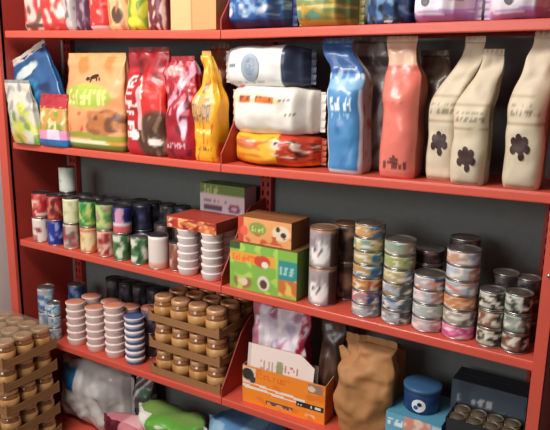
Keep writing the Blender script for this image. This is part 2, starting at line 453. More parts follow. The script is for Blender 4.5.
# ================================================================== SHELF 1 (top of the picture): only the foot of each thing shows
Y = .012
PINK, DRED = (236, 190, 182), (150, 34, 40)
standing(27, 69, -75, 0, .006, .11, design((226, 192, 184), ('b', 3, 5, 5, .12, (190, 60, 62), 0, 1, 0, 1), ('b', 5, 6, 7, .15, (120, 84, 70), .1, .7, .02, .4), ('r', .55, 1, 0, .5, (196, 52, 50)), ('b', 9, 9, 9, .1, (240, 200, 190), .5, 1, 0, .5), ('r', .1, .55, .03, .06, (96, 60, 48))),
         'pale pink and red printed bag beside the left end of the highest visible shelf', seed=1)
standing(70, 79, -50, 0, .02, .10, design((188, 178, 176), ('b', 2, 4, 8, .2, (120, 100, 104), 0, 1, 0, 1)), 'narrow silvery grey bag between the pink bag and the purple bag', seed=2)
standing(80, 93, -60, 0, .014, .11, design((84, 44, 66), ('b', 4, 5, 9, .15, (150, 120, 140), 0, 1, 0, .6)), 'dark purple bag on the highest visible shelf beside the silvery bag', seed=3)
standing(94, 111, -40, 0, .02, .10, design((196, 44, 42), ('b', 4, 5, 9, .25, (222, 160, 150), 0, 1, .1, 1), ('r', 0, 1, 0, .07, (214, 180, 176))), 'small bright red bag with pale foot on the highest visible shelf', seed=4)
standing(112, 131, -70, 0, .014, .11, design((222, 178, 130), ('e', .6, .16, .25, .09, (84, 60, 48)), ('b', 6, 5, 8, .2, (190, 120, 80), 0, 1, 0, 1)), 'peach bag with dark animal print on the highest visible shelf', seed=5)
standing(132, 150, -60, 0, .008, .12, design((196, 190, 60), ('b', 6, 4, 6, .1, (120, 140, 48), 0, 1, 0, 1), ('e', .5, .1, .3, .06, (236, 206, 60))), 'yellow green bag beside the dark maroon bag on the highest visible shelf', seed=6)
standing(151, 169, -50, 0, .016, .10, design((108, 36, 44), ('b', 6, 6, 10, .15, (206, 170, 160), 0, 1, 0, .5)), 'dark maroon bag speckled with pale print left of the plain carton', seed=7)
xa, xb = xfor(171, .01, top(0, .8)), xfor(216, .01, top(0, .9))
carton(xa, xb, .01, .16, top(0, .87), top(0, .87) + .24, design((216, 150, 98), ('r', .0, .47, 0, 1, (228, 172, 122)), ('r', .47, .485, 0, 1, (176, 116, 74))), lambda a, b: (190, 130, 84), lambda a, b: (214, 156, 108), 'plain tan cardboard carton standing at the middle joint of the highest visible shelf', name='cardboard_box')
lying(233, 296, -16, 0, .012, .2, design((44, 84, 150), ('b', 1, 6, 4, .1, (196, 204, 214), 0, 1, .25, .75), ('r', 0, 1, 0, .2, (30, 50, 100)), ('b', 8, 9, 9, .15, (120, 160, 200), 0, 1, .3, 1)), 'blue bag with white print lying at the left of the upper right bay', seed=8, sealc=(50, 60, 110))
lying(298, 363, -14, 0, .014, .2, design((120, 138, 78), ('r', 0, 1, .42, .52, (206, 190, 110)), ('r', .05, .6, .2, .42, (96, 146, 120)), ('b', 3, 7, 6, .15, (190, 150, 60), 0, 1, 0, 1), ('r', 0, 1, 0, .14, (190, 176, 80))), 'green and yellow bag lying between the blue bag and the dark blue bag', seed=9, sealc=(130, 120, 60))
standing(368, 407, -55, 0, .02, .12, design((34, 62, 108), ('b', 3, 6, 8, .1, (90, 130, 170), 0, 1, 0, 1), ('b', 7, 7, 7, .25, (20, 26, 40), 0, 1, 0, 1), ('e', .62, .04, .1, .02, (230, 230, 236))), 'dark blue crumpled bag standing between the green bag and the lilac bags', seed=10, cr=.01)
for (l_, r_, sd, lab, ex) in ((411, 481, 11, 'white bag with lilac foot and grey badge lying left of its lilac twin', .42), (484, 561, 12, 'lilac and white bag with dark badge lying at the right end of the top row', .5)):
    lying(l_, r_, -22, 0, .008, .2, design((226, 216, 226), ('r', 0, 1, 0, .2, (186, 142, 206)), ('g', .10, .12, .10, (196, 158, 214)), ('g', .14, .06, .03, (240, 230, 244)), ('t', .6, .9, .5, .62, (150, 130, 150), 6, 2)), lab, seed=sd, sealc=(206, 180, 214),
          decals=[('badge', [(ex - .05, .46, .07, .11, 0, 'e')], (96, 92, 104))])

# ================================================================== SHELF 2, left bay
standing(13, 38, 80, 1, -.018, .045, design((206, 204, 188), ('b', 2, 3, 5, .0, (196, 200, 90), .25, 1, 0, .75), ('b', 4, 5, 6, .22, (150, 150, 150), 0, 1, .3, 1), ('e', .35, .1, .3, .08, (214, 170, 60)), ('b', 7, 4, 5, .3, (120, 150, 70), .2, 1, 0, .6)),
         'white and lime green bag leaning left at the end post', seed=13, xo=((0, .05), (1, -.16)), cr=.008, seal=.012)
lean = standing(10, 62, 58, 1, .032, .036, design((38, 88, 140), ('e', .45, .55, .3, .16, (66, 140, 190)), ('b', 3, 5, 5, .2, (20, 40, 80), 0, 1, 0, 1), ('r', 0, 1, .965, 1, (206, 196, 190)), ('e', .55, .82, .25, .07, (206, 220, 214))),
         'blue bag with silver top edge standing behind the lime green bag', seed=14, sealc=(196, 188, 180), cr=.008)
lean.rotation_euler.y = -.42; lean.location.z += .036; lean.location.x += .062
standing(41, 68, 94, 1, -.010, .038, design((196, 150, 76), ('r', 0, 1, .78, 1, (178, 44, 58)), ('b', 3, 5, 6, .1, (130, 150, 60), 0, 1, .3, .75), ('b', 5, 6, 7, .2, (230, 210, 160), 0, 1, .3, .8), ('r', 0, 1, .14, .32, (226, 150, 190)), ('r', .4, .8, .16, .34, (240, 210, 232)), ('r', 0, 1, 0, .15, (40, 110, 176))),
         'small treat bag with red top, pink band and blue foot', seed=15, seal=.01)
standing(69, 125, 53, 1, .004, .09, design((232, 160, 108), ('b', 2, 4, 5, .3, (222, 132, 70), 0, 1, .6, 1), ('b', 6, 9, 9, .28, (206, 80, 40), 0, .4, .15, .4), ('e', .44, .58, .45, .13, (166, 186, 74)), ('t', .1, .84, .5, .64, (226, 222, 140), 8, 3), ('e', .8, .32, .22, .12, (110, 70, 44)), ('e', .6, .25, .16, .08, (150, 96, 60)), ('b', 8, 7, 9, .05, (190, 120, 70), .5, 1, .15, .42), ('g', .02, .0, .05, (110, 130, 50)), ('r', 0, 1, 0, .03, (96, 100, 40)), ('r', .0, .9, .075, .1, (236, 226, 190)), ('e', .86, .12, .12, .045, (226, 150, 50)), ('g', .13, -.02, .06, (150, 160, 60))),
         'orange bag with lime green oval and black cat silhouette', seed=16, sealc=(232, 170, 110), seal=.012, decals=[('cat_silhouette', [(.52, .79, .07, .022, .25, 'e'), (.42, .765, .03, .02, 0, 'e'), (.62, .765, .03, .01, -.9, 'e'), (.47, .75, .012, .025, 0, 'e'), (.57, .76, .012, .02, .4, 'e')], (34, 28, 24))])
standing(129, 167, 47, 1, .004, .09, design((176, 24, 36), ('r', .5, 1, .35, .75, (206, 44, 36)), ('e', .82, .2, .45, .24, (76, 48, 34)), ('b', 5, 8, 9, .2, (130, 100, 80), .5, 1, .0, .38), ('e', .8, .14, .16, .04, (230, 220, 214)), ('tv', .06, .32, .18, .72, (234, 214, 210), 8, 3), ('ring', .3, .62, .26, .16, .7, (238, 220, 216)), ('r', .42, .5, .25, .66, (220, 170, 170)), ('e', .3, .2, .14, .05, (240, 236, 230)), ('r', 0, 1, .86, 1, (150, 24, 34)), ('b', 11, 5, 5, .25, (120, 14, 26), 0, 1, .7, 1)),
         'tall red bag with white lettering running up its left side', seed=17, sealc=(120, 20, 30), cr=.009)
standing(168, 196, 56, 1, .006, .09, design((160, 22, 42), ('g', .38, .5, .12, (222, 150, 170)), ('e', .72, .42, .13, .22, (230, 196, 214)), ('b', 4, 6, 8, .2, (110, 12, 30), 0, 1, 0, 1), ('e', .4, .9, .3, .06, (226, 180, 170)), ('b', 9, 9, 12, .25, (214, 120, 130), 0, 1, .45, 1), ('t', .15, .8, .12, .16, (214, 160, 170), 7, 5)),
         'crimson bag with pale pink splash left of the yellow bag', seed=18, cr=.012, sealc=(150, 40, 50), xo=((0, 0), (.6, 0), (1, -.06)))
standing(190, 205, 66, 1, .11, .06, design((140, 34, 34), ('e', .4, .7, .35, .1, (54, 40, 40)), ('b', 4, 5, 9, .15, (200, 60, 50), 0, 1, .3, 1)), 'red and charcoal bag half hidden behind the crimson and yellow bags', seed=19, cr=.01, sealc=(90, 40, 40))
standing(206, 226, 44, 1, .10, .10, design((116, 58, 44), ('b', 4, 4, 7, .1, (148, 70, 50), 0, 1, 0, 1)), 'rust brown bag standing behind the yellow bag', seed=20, cr=.01, sealc=(120, 66, 48))
standing(196, 219, 51, 1, .004, .085, design((238, 168, 36), ('r', .12, .8, .38, .62, (206, 150, 70)), ('t', .14, .78, .54, .6, (110, 90, 80), 5, 1), ('t', .14, .78, .46, .52, (130, 120, 110), 6, 2), ('t', .14, .78, .39, .44, (110, 90, 80), 5, 5), ('b', 5, 8, 8, .28, (220, 90, 30), 0, 1, 0, .36), ('t', .2, .85, .27, .31, (230, 230, 140), 5, 6), ('t', .2, .85, .12, .15, (130, 80, 30), 8, 7), ('e', .65, .7, .16, .025, (40, 26, 20)), ('b', 3, 5, 9, .1, (244, 196, 80), 0, 1, .66, 1), ('b', 12, 5, 9, .25, (196, 90, 40), 0, 1, .66, 1)),
         'bright yellow bag with pinched top and grey text block', seed=21, wp=[(0, .95), (.08, 1), (.55, 1), (.76, .62), (.9, .42), (1, .34)], dp=[(0, .86), (.05, 1), (.5, .95), (.75, .5), (1, .12)], cr=.010, xo=((0, 0), (.6, .0), (1, -.02)), sealc=(226, 160, 90))

# ================================================================== SHELF 2, right bay
b9 = lying(234, 325, 133, 1, .012, .17, design((238, 172, 44), ('b', 2, 5, 5, .3, (216, 120, 40), 0, .6, .1, .9), ('e', .28, .66, .14, .2, (214, 120, 70)), ('b', 6, 8, 6, .36, (226, 90, 40), 0, .6, 0, 1), ('r', .66, 1, 0, 1, (196, 62, 36)), ('b', 3, 10, 8, .12, (214, 196, 180), .6, 1, .3, .85), ('b', 13, 12, 9, .25, (60, 44, 40), .62, 1, .2, .9), ('r', .0, 1, 0, .12, (226, 120, 30))),
          'yellow and red bag lying at the bottom of the stack of three', seed=22, sealc=(160, 66, 40), cr=.008)
z10 = top(1, 1.1) + b9['h'] - .006
b10 = lying(232, 324, 86, 1, .012, .17, design((230, 224, 214), ('r', .14, .7, .64, .84, (238, 206, 170)), ('r', .22, .38, .68, .8, (196, 90, 40)), ('r', .42, .64, .68, .8, (206, 110, 40)), ('t', .22, .64, .69, .79, (110, 56, 30), 10, 4), ('t', .7, .8, .7, .76, (110, 100, 100), 4, 2), ('t', .74, .86, .42, .48, (60, 56, 60), 5, 3), ('e', .2, .98, .05, .05, (190, 60, 40))),
            'white bag with two orange text blocks in the middle of the stack', z=z10, seed=23, sealc=(222, 216, 206), cr=.006)
z11 = z10 + b10['h'] - .006
b11 = lying(225, 315, 46, 1, .02, .15, design((228, 230, 228), ('r', .80, 1.1, 0, 1, (48, 58, 80)), ('b', 21, 8, 8, .3, (64, 76, 98), .82, 1, 0, 1), ('t', .1, .26, .5, .58, (120, 130, 140), 5, 4), ('t', .12, .6, .1, .16, (170, 180, 184), 14, 4)),
            'white bag with grey round badge and navy end on top of the stack', z=z11, seed=24, cr=.005, decals=[('round_badge', [(.46, .48, .11, .33, 0, 'e')], (150, 164, 178)), ('badge_centre', [(.46, .50, .065, .2, 0, 'e')], (120, 136, 154))])
[setattr(o, 'scale', (1, 1, 1)) for o in (b9, b10, b11)]
standing(328, 362, 38, 1, .010, .10, design((74, 136, 190), ('r', 0, .07, 0, .78, (204, 218, 230)), ('r', .93, 1, 0, .78, (204, 218, 230)), ('r', 0, 1, .0, .025, (204, 214, 226)), ('t', .2, .8, .5, .58, (222, 232, 240), 5, 3), ('r', 0, 1, .66, .72, (130, 176, 212)), ('b', 5, 4, 4, .25, (60, 116, 176), .08, .92, .05, .6), ('t', .2, .8, .43, .46, (150, 190, 220), 9, 3), ('r', 0, 1, .78, 1, (52, 92, 148)), ('b', 9, 5, 6, .2, (170, 190, 206), .1, .9, .74, .84)),
         'tall sky blue bag with pale border and white side', seed=25, sidec=design((196, 190, 192), ('b', 5, 4, 9, .25, (170, 90, 90), 0, 1, .1, .7)), sealc=(56, 84, 130), xo=((0, 0), (.7, -.02), (1, -.13)), cr=.008, wp=[(0, .95), (.06, 1), (.72, 1), (.86, .82), (1, .8)])
standing(350, 396, 37, 1, .128, .08, design((176, 168, 164), ('b', 5, 5, 6, .2, (120, 112, 112), 0, 1, 0, 1), ('r', 0, 1, .82, .88, (96, 92, 96))), 'silver grey bag standing behind the blue and coral bags', seed=26, cr=.012, sealc=(160, 156, 154), xo=((0, 0), (.6, 0), (1, -.12)))
standing(379, 414, 36, 1, .010, .10, design((222, 118, 104), ('r', 0, 1, .82, 1, (216, 172, 144)), ('r', 0, 1, .80, .82, (196, 96, 84)), ('r', 0, 1, .45, .455, (200, 100, 90)), ('t', .2, .8, .55, .575, (200, 100, 90), 9, 3), ('t', .2, .85, .08, .13, (110, 56, 56), 6, 4)),
         'coral pink bag with cream folded top', seed=27, sidec=design((160, 84, 76), ('r', 0, 1, .75, 1, (150, 110, 84))), sealc=(214, 176, 146), xo=((0, 0), (.75, 0), (1, -.04)), cr=.006, wp=[(0, .95), (.06, 1), (.74, 1), (.88, .74), (1, .72)],
         decals=[('small_crest', [(.5, .135, .14, .012, .5, 'e'), (.5, .135, .14, .012, -.5, 'e'), (.5, .15, .04, .03, 0, 'e')], (120, 60, 60))])
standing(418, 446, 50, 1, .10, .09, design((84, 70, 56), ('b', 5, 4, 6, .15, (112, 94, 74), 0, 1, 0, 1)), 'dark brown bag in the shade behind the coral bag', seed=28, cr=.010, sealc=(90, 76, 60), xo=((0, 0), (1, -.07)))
BE = (206, 192, 168)
def beige(seed): return design(BE, ('t', .12, .9, .50, .525, (150, 136, 112), 10, seed), ('t', .12, .9, .56, .575, (160, 146, 120), 10, seed + 2), ('r', 0, 1, .44, .45, (170, 150, 120)), ('r', 0, 1, .62, .625, (180, 164, 136)), ('b', seed, 3, 4, .38, (200, 186, 158), 0, 1, 0, 1), ('r', .1, .9, .015, .03, (170, 120, 100)))
sdb = design((176, 164, 142), ('t', .1, .9, .2, .6, (130, 118, 100), 3, 2), ('b', 3, 4, 4, .3, (150, 136, 116), 0, 1, 0, 1))
bw = [(0, .95), (.06, 1), (.62, 1), (.85, .72), (1, .6)]; bd = [(0, .86), (.05, 1), (.5, .95), (.75, .5), (1, .06)]
BR = (58, 34, 32)
standing(426, 455, 36, 1, .034, .09, beige(1), 'beige bag with brown paw print just right of the coral bag', seed=29, sidec=sdb, m=M_PAPER, wp=bw, dp=bd, xo=((0, 0), (.55, .0), (1, .17)), cr=.009, decals=[('paw_print', PAW(.50, .29, 1.25, .34), BR)])
standing(450, 483, 49, 1, -.002, .10, beige(2), 'beige bag with brown paw print standing foremost of the three', seed=30, sidec=sdb, m=M_PAPER, wp=bw, dp=bd, xo=((0, 0), (.55, .0), (1, .09)), yo=((0, 0), (.5, 0), (1, .08)), cr=.009, decals=[('paw_print', PAW(.5, .22, 1.3, .36), BR)])
standing(502, 539, 31, 1, .004, .10, beige(3), 'beige bag with brown paw print at the right end post', seed=31, sidec=sdb, m=M_PAPER, wp=bw, dp=bd, xo=((0, 0), (.55, .0), (1, .05)), cr=.009, decals=[('paw_print', PAW(.44, .30, 1.25, .34), BR)])

# ================================================================== SHELF 3, left bay: cans in two tiers
k = 2
def put_can(px, y, tier_z, r, h, f, label, lid=M_STEEL, rz=0, name='food_can', cat='can', group=None, x=None):
    X = xfor(px, y - r, top(k, .3) if x is None else x)
    return make_can(r, h, f, label, cat, name, lid, group=group, loc=(X, y, top(k, X) + tier_z), rz=rz)
def lab(base, a, b, seed, c2=None, bandcol=None):
    ops = [('b', seed, 7, 3, .02, a, 0, 1, .12, .9), ('b', seed + 5, 9, 4, .18, b, 0, 1, .12, .9)]
    if c2: ops.append(('r', .78, .97, .1, .9, c2))
    if bandcol: ops += [('r', 0, 1, .84, .96, bandcol), ('r', 0, 1, .04, .14, bandcol)]
    return design(base, *ops)
R1, H1 = .0325, .098
lower = [(35, design((226, 216, 206), ('r', .0, .7, .0, .25, (196, 120, 110)), ('b', 3, 8, 3, .2, (160, 50, 56), 0, 1, 0, 1)), 'white can with pale red foot nearest the left end frame, lower tier'),
         (50, lab((36, 50, 150), (30, 40, 120), (150, 160, 210), 4), 'royal blue can beside the white can, lower tier'),
         (66, lab((196, 176, 160), (160, 60, 70), (110, 100, 96), 5), 'grey and red patterned can under the cream can'),
         (83, lab((226, 200, 146), (232, 214, 170), (210, 120, 70), 6, bandcol=(206, 130, 90)), 'cream can with orange band under the green can'),
         (100, lab((204, 130, 116), (226, 190, 166), (150, 50, 50), 7), 'pink red can in the lower tier of the front row'),
         (116, lab((70, 110, 70), (214, 220, 196), (50, 90, 50), 8), 'green and white can under the blue and pink can'),
         (134, lab((84, 122, 84), (220, 226, 206), (40, 84, 50), 9), 'green can with white patches left of the plain white can')]
upper = [(37, lab((176, 44, 50), (214, 96, 84), (230, 200, 190), 14), 'red floral can stacked on the white can', 0),
         (52, lab((150, 36, 44), (206, 120, 96), (90, 26, 34), 15), 'dark red can stacked on the royal blue can', 0),
         (68, lab((216, 214, 176), (226, 222, 190), (190, 190, 140), 16), 'cream can on the grey and red can, front row', 0),
         (84, lab((44, 136, 62), (130, 170, 80), (200, 210, 120), 17), 'green can stacked on the cream and orange can', 0),
         (101, lab((96, 150, 80), (190, 204, 130), (220, 150, 150), 18), 'pale green can stacked on the pink red can', 0),
         (118, design((38, 46, 120), ('r', 0, 1, 0, .34, (206, 96, 100)), ('r', 0, 1, .34, .42, (220, 214, 226)), ('r', .62, .78, .4, .9, (206, 150, 180)), ('b', 4, 8, 4, .25, (24, 30, 80), 0, 1, .4, 1)), 'blue can with pink lower half stacked in the front row', 0)]
cz = .7
for i, (px, f, lb) in enumerate(lower): put_can(px, .038, 0, R1, H1, f, lb, rz=cz)
for i, (px, f, lb, _) in enumerate(upper): put_can(px - 1, .038, H1 + .0003, R1, H1, f, lb, lid=M_DLID, rz=cz)
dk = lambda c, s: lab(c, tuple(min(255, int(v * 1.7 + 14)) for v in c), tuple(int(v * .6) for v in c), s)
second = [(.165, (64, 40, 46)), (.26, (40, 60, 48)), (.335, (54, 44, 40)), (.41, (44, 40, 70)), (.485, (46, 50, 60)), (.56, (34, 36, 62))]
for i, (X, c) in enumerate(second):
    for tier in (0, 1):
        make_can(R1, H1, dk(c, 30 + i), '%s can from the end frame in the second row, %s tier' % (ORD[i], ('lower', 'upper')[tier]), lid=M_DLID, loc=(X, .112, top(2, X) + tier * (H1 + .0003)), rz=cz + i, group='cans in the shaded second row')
make_can(R1, H1, design((206, 214, 204), ('r', .7, .8, 0, 1, (60, 110, 84)), ('r', .45, .55, 0, 1, (190, 60, 64)), ('b', 3, 6, 4, .25, (50, 100, 70), .5, .9, .1, .9)), 'white can with green stripe raised alone above the others near the end frame', loc=(.165, .112, top(2, .165) + 2 * H1 + .0006), rz=math.radians(-50))
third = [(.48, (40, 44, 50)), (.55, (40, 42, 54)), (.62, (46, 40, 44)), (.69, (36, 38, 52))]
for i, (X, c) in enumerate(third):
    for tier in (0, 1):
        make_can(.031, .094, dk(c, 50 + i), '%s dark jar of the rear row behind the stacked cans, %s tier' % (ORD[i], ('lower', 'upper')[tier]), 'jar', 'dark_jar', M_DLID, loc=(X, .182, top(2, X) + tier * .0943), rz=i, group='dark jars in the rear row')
put_can(152, .036, 0, .035, .118, design((226, 214, 208), ('r', 0, 1, 0, .2, (220, 160, 140)), ('t', 0, 1, .45, .55, (170, 150, 150), 24, 3)), 'plain white can with pinkish foot left of the white tubs', lid=M_DLID, rz=cz)
for i, (X, yy, hh) in enumerate(((.655, .115, .135), (.735, .120, .14))):
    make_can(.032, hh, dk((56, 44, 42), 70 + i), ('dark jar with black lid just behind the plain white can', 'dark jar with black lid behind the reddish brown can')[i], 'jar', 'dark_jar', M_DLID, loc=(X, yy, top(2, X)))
put_can(172, .052, 0, .026, .10, lab((120, 74, 58), (160, 90, 76), (200, 170, 150), 61), 'small reddish brown can squeezed between white can and white tubs', lid=M_DLID)

# white tubs in two columns, sleeve on the row behind
TR, TH = .036, .0262
M_ORL = mat('orange_foil', (206, 104, 62), .4, vary=.3, bscale=60)
for ci, px in enumerate((184.5, 208.5)):
    X = xfor(px, .02, top(2, .85)) + .0
    for t in range(6):
        make_tub(TR, TH, 'white tub, %s from the bottom in the %s column before the orange sleeve' % (ORD[t], ('left', 'right')[ci]), (X, .04, top(2, X) + t * TH), M_TUB, M_ORL if t == 5 else M_TUB, 'w', 'white tubs stacked beside the middle joint')
    for t in range(6):
        make_tub(TR, TH, 'white tub of the rear pair of columns behind the %s front column' % ('left', 'right')[ci], (X, .115, top(2, X) + t * TH), M_TUB, M_TUB, 'w', 'rear columns of white tubs behind the %s front column' % ('left', 'right')[ci])
xs0 = xfor(178, .08, 1.1); zs = top(2, .85) + 6 * TH + .0005
carton(xs0 + .012, .972, .010, .135, zs, zs + .036, design((206, 110, 66), ('e', .2, .5, .1, .4, (190, 40, 36)), ('b', 3, 9, 3, .1, (240, 176, 110), .25, 1, 0, 1), ('e', .08, .5, .04, .4, (230, 214, 206)), ('b', 8, 8, 3, .2, (150, 40, 34), 0, 1, 0, 1)), lambda a, b: (150, 70, 48), lambda a, b: (170, 62, 48), 'orange and red printed sleeve lying on the white tubs', name='printed_sleeve', nx=40, nz=10)
# white and green carton at the back
ya = .165
X0, X1 = xfor(200, ya, 1.2), xfor(251, ya, 1.2); zt = at(203, 183, ya).z
zb_ = top(2, .93)
carton(X0, .972, ya, .07, zb_, zt, design((222, 208, 216), ('r', 0, 1, .88, 1, (106, 136, 66)), ('t', .08, .4, .9, .98, (180, 196, 120), 4, 3), ('r', .1, .5, .68, .76, (110, 76, 100)), ('e', .78, .73, .13, .06, (150, 80, 110)), ('e', .78, .73, .06, .03, (220, 200, 210)), ('t', .1, .6, .79, .83, (150, 130, 140), 7, 3)), lambda a, b: (190, 176, 180), lambda a, b: (96, 128, 60), 'tall white carton with green top standing behind the white tubs')

# ================================================================== SHELF 3, right bay
y1 = .014
Xa, Xb = xfor(230, y1, 1.0) , xfor(297, y1, 1.0); zb = top(2, 1.12)
Xa = max(Xa, 1.004)
zt = at(231, 241, y1).z
carton(Xa, Xb, y1, .12, zb, zt, design((128, 178, 72), ('r', 0, .72, .58, .82, (224, 160, 60)), ('t', .04, .4, .62, .76, (236, 110, 50), 7, 3), ('e', .5, .68, .12, .13, (196, 70, 40)), ('e', .54, .62, .05, .07, (230, 220, 210)), ('r', .74, 1, .4, .78, (50, 140, 140)), ('t', .76, .97, .5, .66, (150, 200, 190), 5, 2), ('r', .74, 1, .06, .38, (196, 110, 56)), ('b', 5, 9, 5, .2, (226, 190, 90), .74, 1, .05, .4), ('e', .2, .18, .14, .16, (150, 110, 70)), ('e', .2, .18, .08, .1, (226, 200, 170)), ('e', .52, .22, .09, .16, (226, 214, 200)), ('e', .52, .2, .055, .1, (90, 60, 50)), ('b', 2, 7, 5, .3, (170, 206, 90), 0, .72, 0, 1), ('r', 0, .16, .86, 1, (60, 84, 40))),
       lambda a, b: (96, 130, 56), lambda a, b: (120, 90, 50), 'bright green carton with orange banner and dog pictures at the middle joint', nx=60, nz=40)
z2 = zt + .003
Xc, Xd = xfor(238, y1 + .01, z2), xfor(291, y1 + .01, z2)
zt2 = at(240, 216, y1 + .01).z
carton(Xc, Xd, y1 + .01, .11, z2, zt2, design((226, 158, 98), ('e', .38, .6, .16, .26, (128, 150, 70)), ('t', .28, .48, .5, .7, (196, 206, 120), 5, 3), ('e', .82, .55, .16, .3, (226, 206, 180)), ('e', .86, .5, .05, .1, (60, 44, 40)), ('e', .76, .7, .04, .1, (60, 44, 40)), ('r', 0, .1, 0, 1, (196, 66, 44)), ('e', .12, .45, .08, .2, (226, 100, 70)), ('b', 7, 8, 4, .3, (196, 90, 50), 0, 1, 0, .4)),
       lambda a, b: (150, 96, 60), lambda a, b: (150, 96, 56), 'peach carton with green oval lying on the bright green carton', nx=50, nz=24)
catf = lambda s: design((168, 156, 158), ('r', .79, 1, -1, 2, (70, 48, 40)), ('r', .0, .45, -1, 2, (70, 48, 40)), ('e', .67, .38, .12, .30, (240, 238, 236)), ('e', .62, .7, .02, .1, (150, 140, 140)), ('e', .69, .72, .02, .1, (150, 140, 140)), ('e', .62, .48, .02, .07, (40, 36, 36)), ('e', .70, .48, .02, .07, (40, 36, 36)), ('e', .672, .32, .015, .05, (150, 90, 90)), ('b', s, 6, 4, .25, (150, 130, 140), .5, .9, .5, 1), ('r', 0, 1, .9, 1, (150, 110, 84)))  # dark brown sector paints the shaded right side into the can colour
RC, HC = .0425, .115
M_COP = mat('copper_lid', (190, 150, 120), .35, .7)
for t in range(2):
    X = xfor(318, .03, 1.0); make_can(RC, HC, catf(t + 3), ('white can with cat face and painted shaded side, lower of the pair', 'white can with cat face and painted shaded side, upper of the pair')[t], lid=M_COP, loc=(X, .062, top(2, X) + t * (HC + .0004)), rz=.6 + .06 * t)
    X2 = X + .035; make_can(RC, HC, dk((84, 62, 50), 80 + t), ('dark brown can behind the cat face cans, lower', 'dark brown can behind the cat face cans, upper')[t], lid=M_COP, loc=(X2, .152, top(2, X2) + t * (HC + .0004)))

def stack(px, y, r, h, cols, where, rz=.6, ztop=None, group=None, base=0):
    X = xfor(px, y - r * .5, 1.0)
    for i, f in enumerate(cols):
        make_can(r, h, f, '%s can from the bottom in %s' % (ORD[i], where), lid=M_STEEL, loc=(X + .0008 * math.sin(i * 2.3), y + .0008 * math.cos(i * 3.1), top(2, X) + i * (h + .0003)), rz=rz + .1 * math.sin(i * 5), rows=7, group=group)
# s along the can: front faces the camera around s ~ .75 (+rz)
def cc(left, right, spot, seed, low=None):
    left, right = [tuple(v * .86 for v in q) for q in (left, right)]
    ops = [('r', .74, 1.0, 0, 1, right), ('r', 0, .3, 0, 1, right), ('b', seed, 9, 3, .12, spot, .3, 1, .1, .9), ('b', seed + 3, 12, 4, .25, (226, 220, 206), .4, 1, .1, .9)]
    if low: ops.append(('r', 0, 1, 0, .22, low))
    ops += [('r', 0, 1, -1, .09, (44, 42, 46)), ('r', 0, 1, .95, 2, (60, 58, 62))]  # gap darkness between stacked cans painted onto the label edges
    return design(left, *ops)
A = [cc((196, 196, 206), (150, 160, 176), (120, 116, 120), 1), cc((190, 160, 164), (70, 80, 120), (206, 120, 130), 2), cc((216, 140, 80), (196, 74, 70), (226, 180, 110), 3), cc((220, 170, 104), (52, 104, 156), (90, 140, 180), 4), cc((206, 178, 120), (60, 120, 170), (190, 190, 130), 5), cc((150, 186, 160), (190, 160, 110), (206, 180, 120), 6), cc((214, 176, 116), (84, 134, 170), (206, 150, 90), 7)]
Bc = [cc((190, 196, 214), (70, 80, 84), (130, 120, 96), 11), cc((196, 204, 220), (100, 110, 84), (70, 84, 120), 12), cc((190, 196, 210), (84, 96, 90), (150, 130, 100), 13), cc((206, 186, 130), (96, 130, 166), (210, 196, 150), 14), cc((196, 190, 120), (176, 150, 110), (150, 170, 110), 15), cc((176, 186, 160), (190, 170, 140), (120, 160, 150), 16)]
Cc = [cc((214, 196, 206), (206, 150, 156), (230, 200, 190), 21), cc((206, 212, 206), (200, 190, 160), (170, 180, 190), 22), cc((206, 206, 222), (206, 150, 150), (230, 200, 200), 23), cc((206, 196, 214), (48, 70, 120), (214, 140, 110), 24)]
Dc = [cc((222, 90, 150), (226, 80, 160), (236, 130, 180), 31), cc((196, 180, 160), (120, 110, 110), (226, 220, 214), 32), cc((226, 150, 100), (216, 130, 80), (236, 180, 140), 33), cc((196, 206, 220), (150, 170, 196), (206, 120, 100), 34), cc((214, 206, 206), (206, 140, 110), (180, 196, 214), 35), cc((226, 170, 140), (176, 190, 210), (206, 206, 216), 36)]
BW = [cc((206, 200, 176), (34, 30, 28), (30, 26, 24), 41), cc((150, 100, 76), (40, 32, 28), (190, 170, 150), 42), cc((216, 210, 196), (30, 28, 26), (40, 34, 30), 43)]
BW2 = [cc((130, 90, 70), (34, 32, 28), (206, 206, 190), 45), cc((176, 190, 176), (60, 64, 58), (120, 130, 116), 46), cc((196, 210, 196), (30, 30, 28), (60, 60, 54), 47)]
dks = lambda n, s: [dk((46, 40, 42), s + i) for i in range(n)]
stack(364.5, .056, .0425, .0378, A, 'the tallest front stack, right of the cat face cans')
stack(395.5, .056, .0425, .0388, Bc, 'the second front stack from the cat face cans')
stack(427, .056, .0425, .0385, Cc, 'the short front stack of four')
stack(458.5, .056, .0425, .0392, Dc, 'the stack with a magenta bottom can')
stack(491, .045, .033, .0485, BW, 'the narrow black and white stack nearer the magenta can')
stack(517, .045, .033, .0505, BW2, 'the narrow black and white stack nearest the right post')
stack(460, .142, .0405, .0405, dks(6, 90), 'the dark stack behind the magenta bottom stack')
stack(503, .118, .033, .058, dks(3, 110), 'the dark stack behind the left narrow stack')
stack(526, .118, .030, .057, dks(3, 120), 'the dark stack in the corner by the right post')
stack(425, .142, .0405, .039, [dk((56, 34, 36), 130 + i) for i in range(5)], 'the dark maroon stack behind the stack of four')

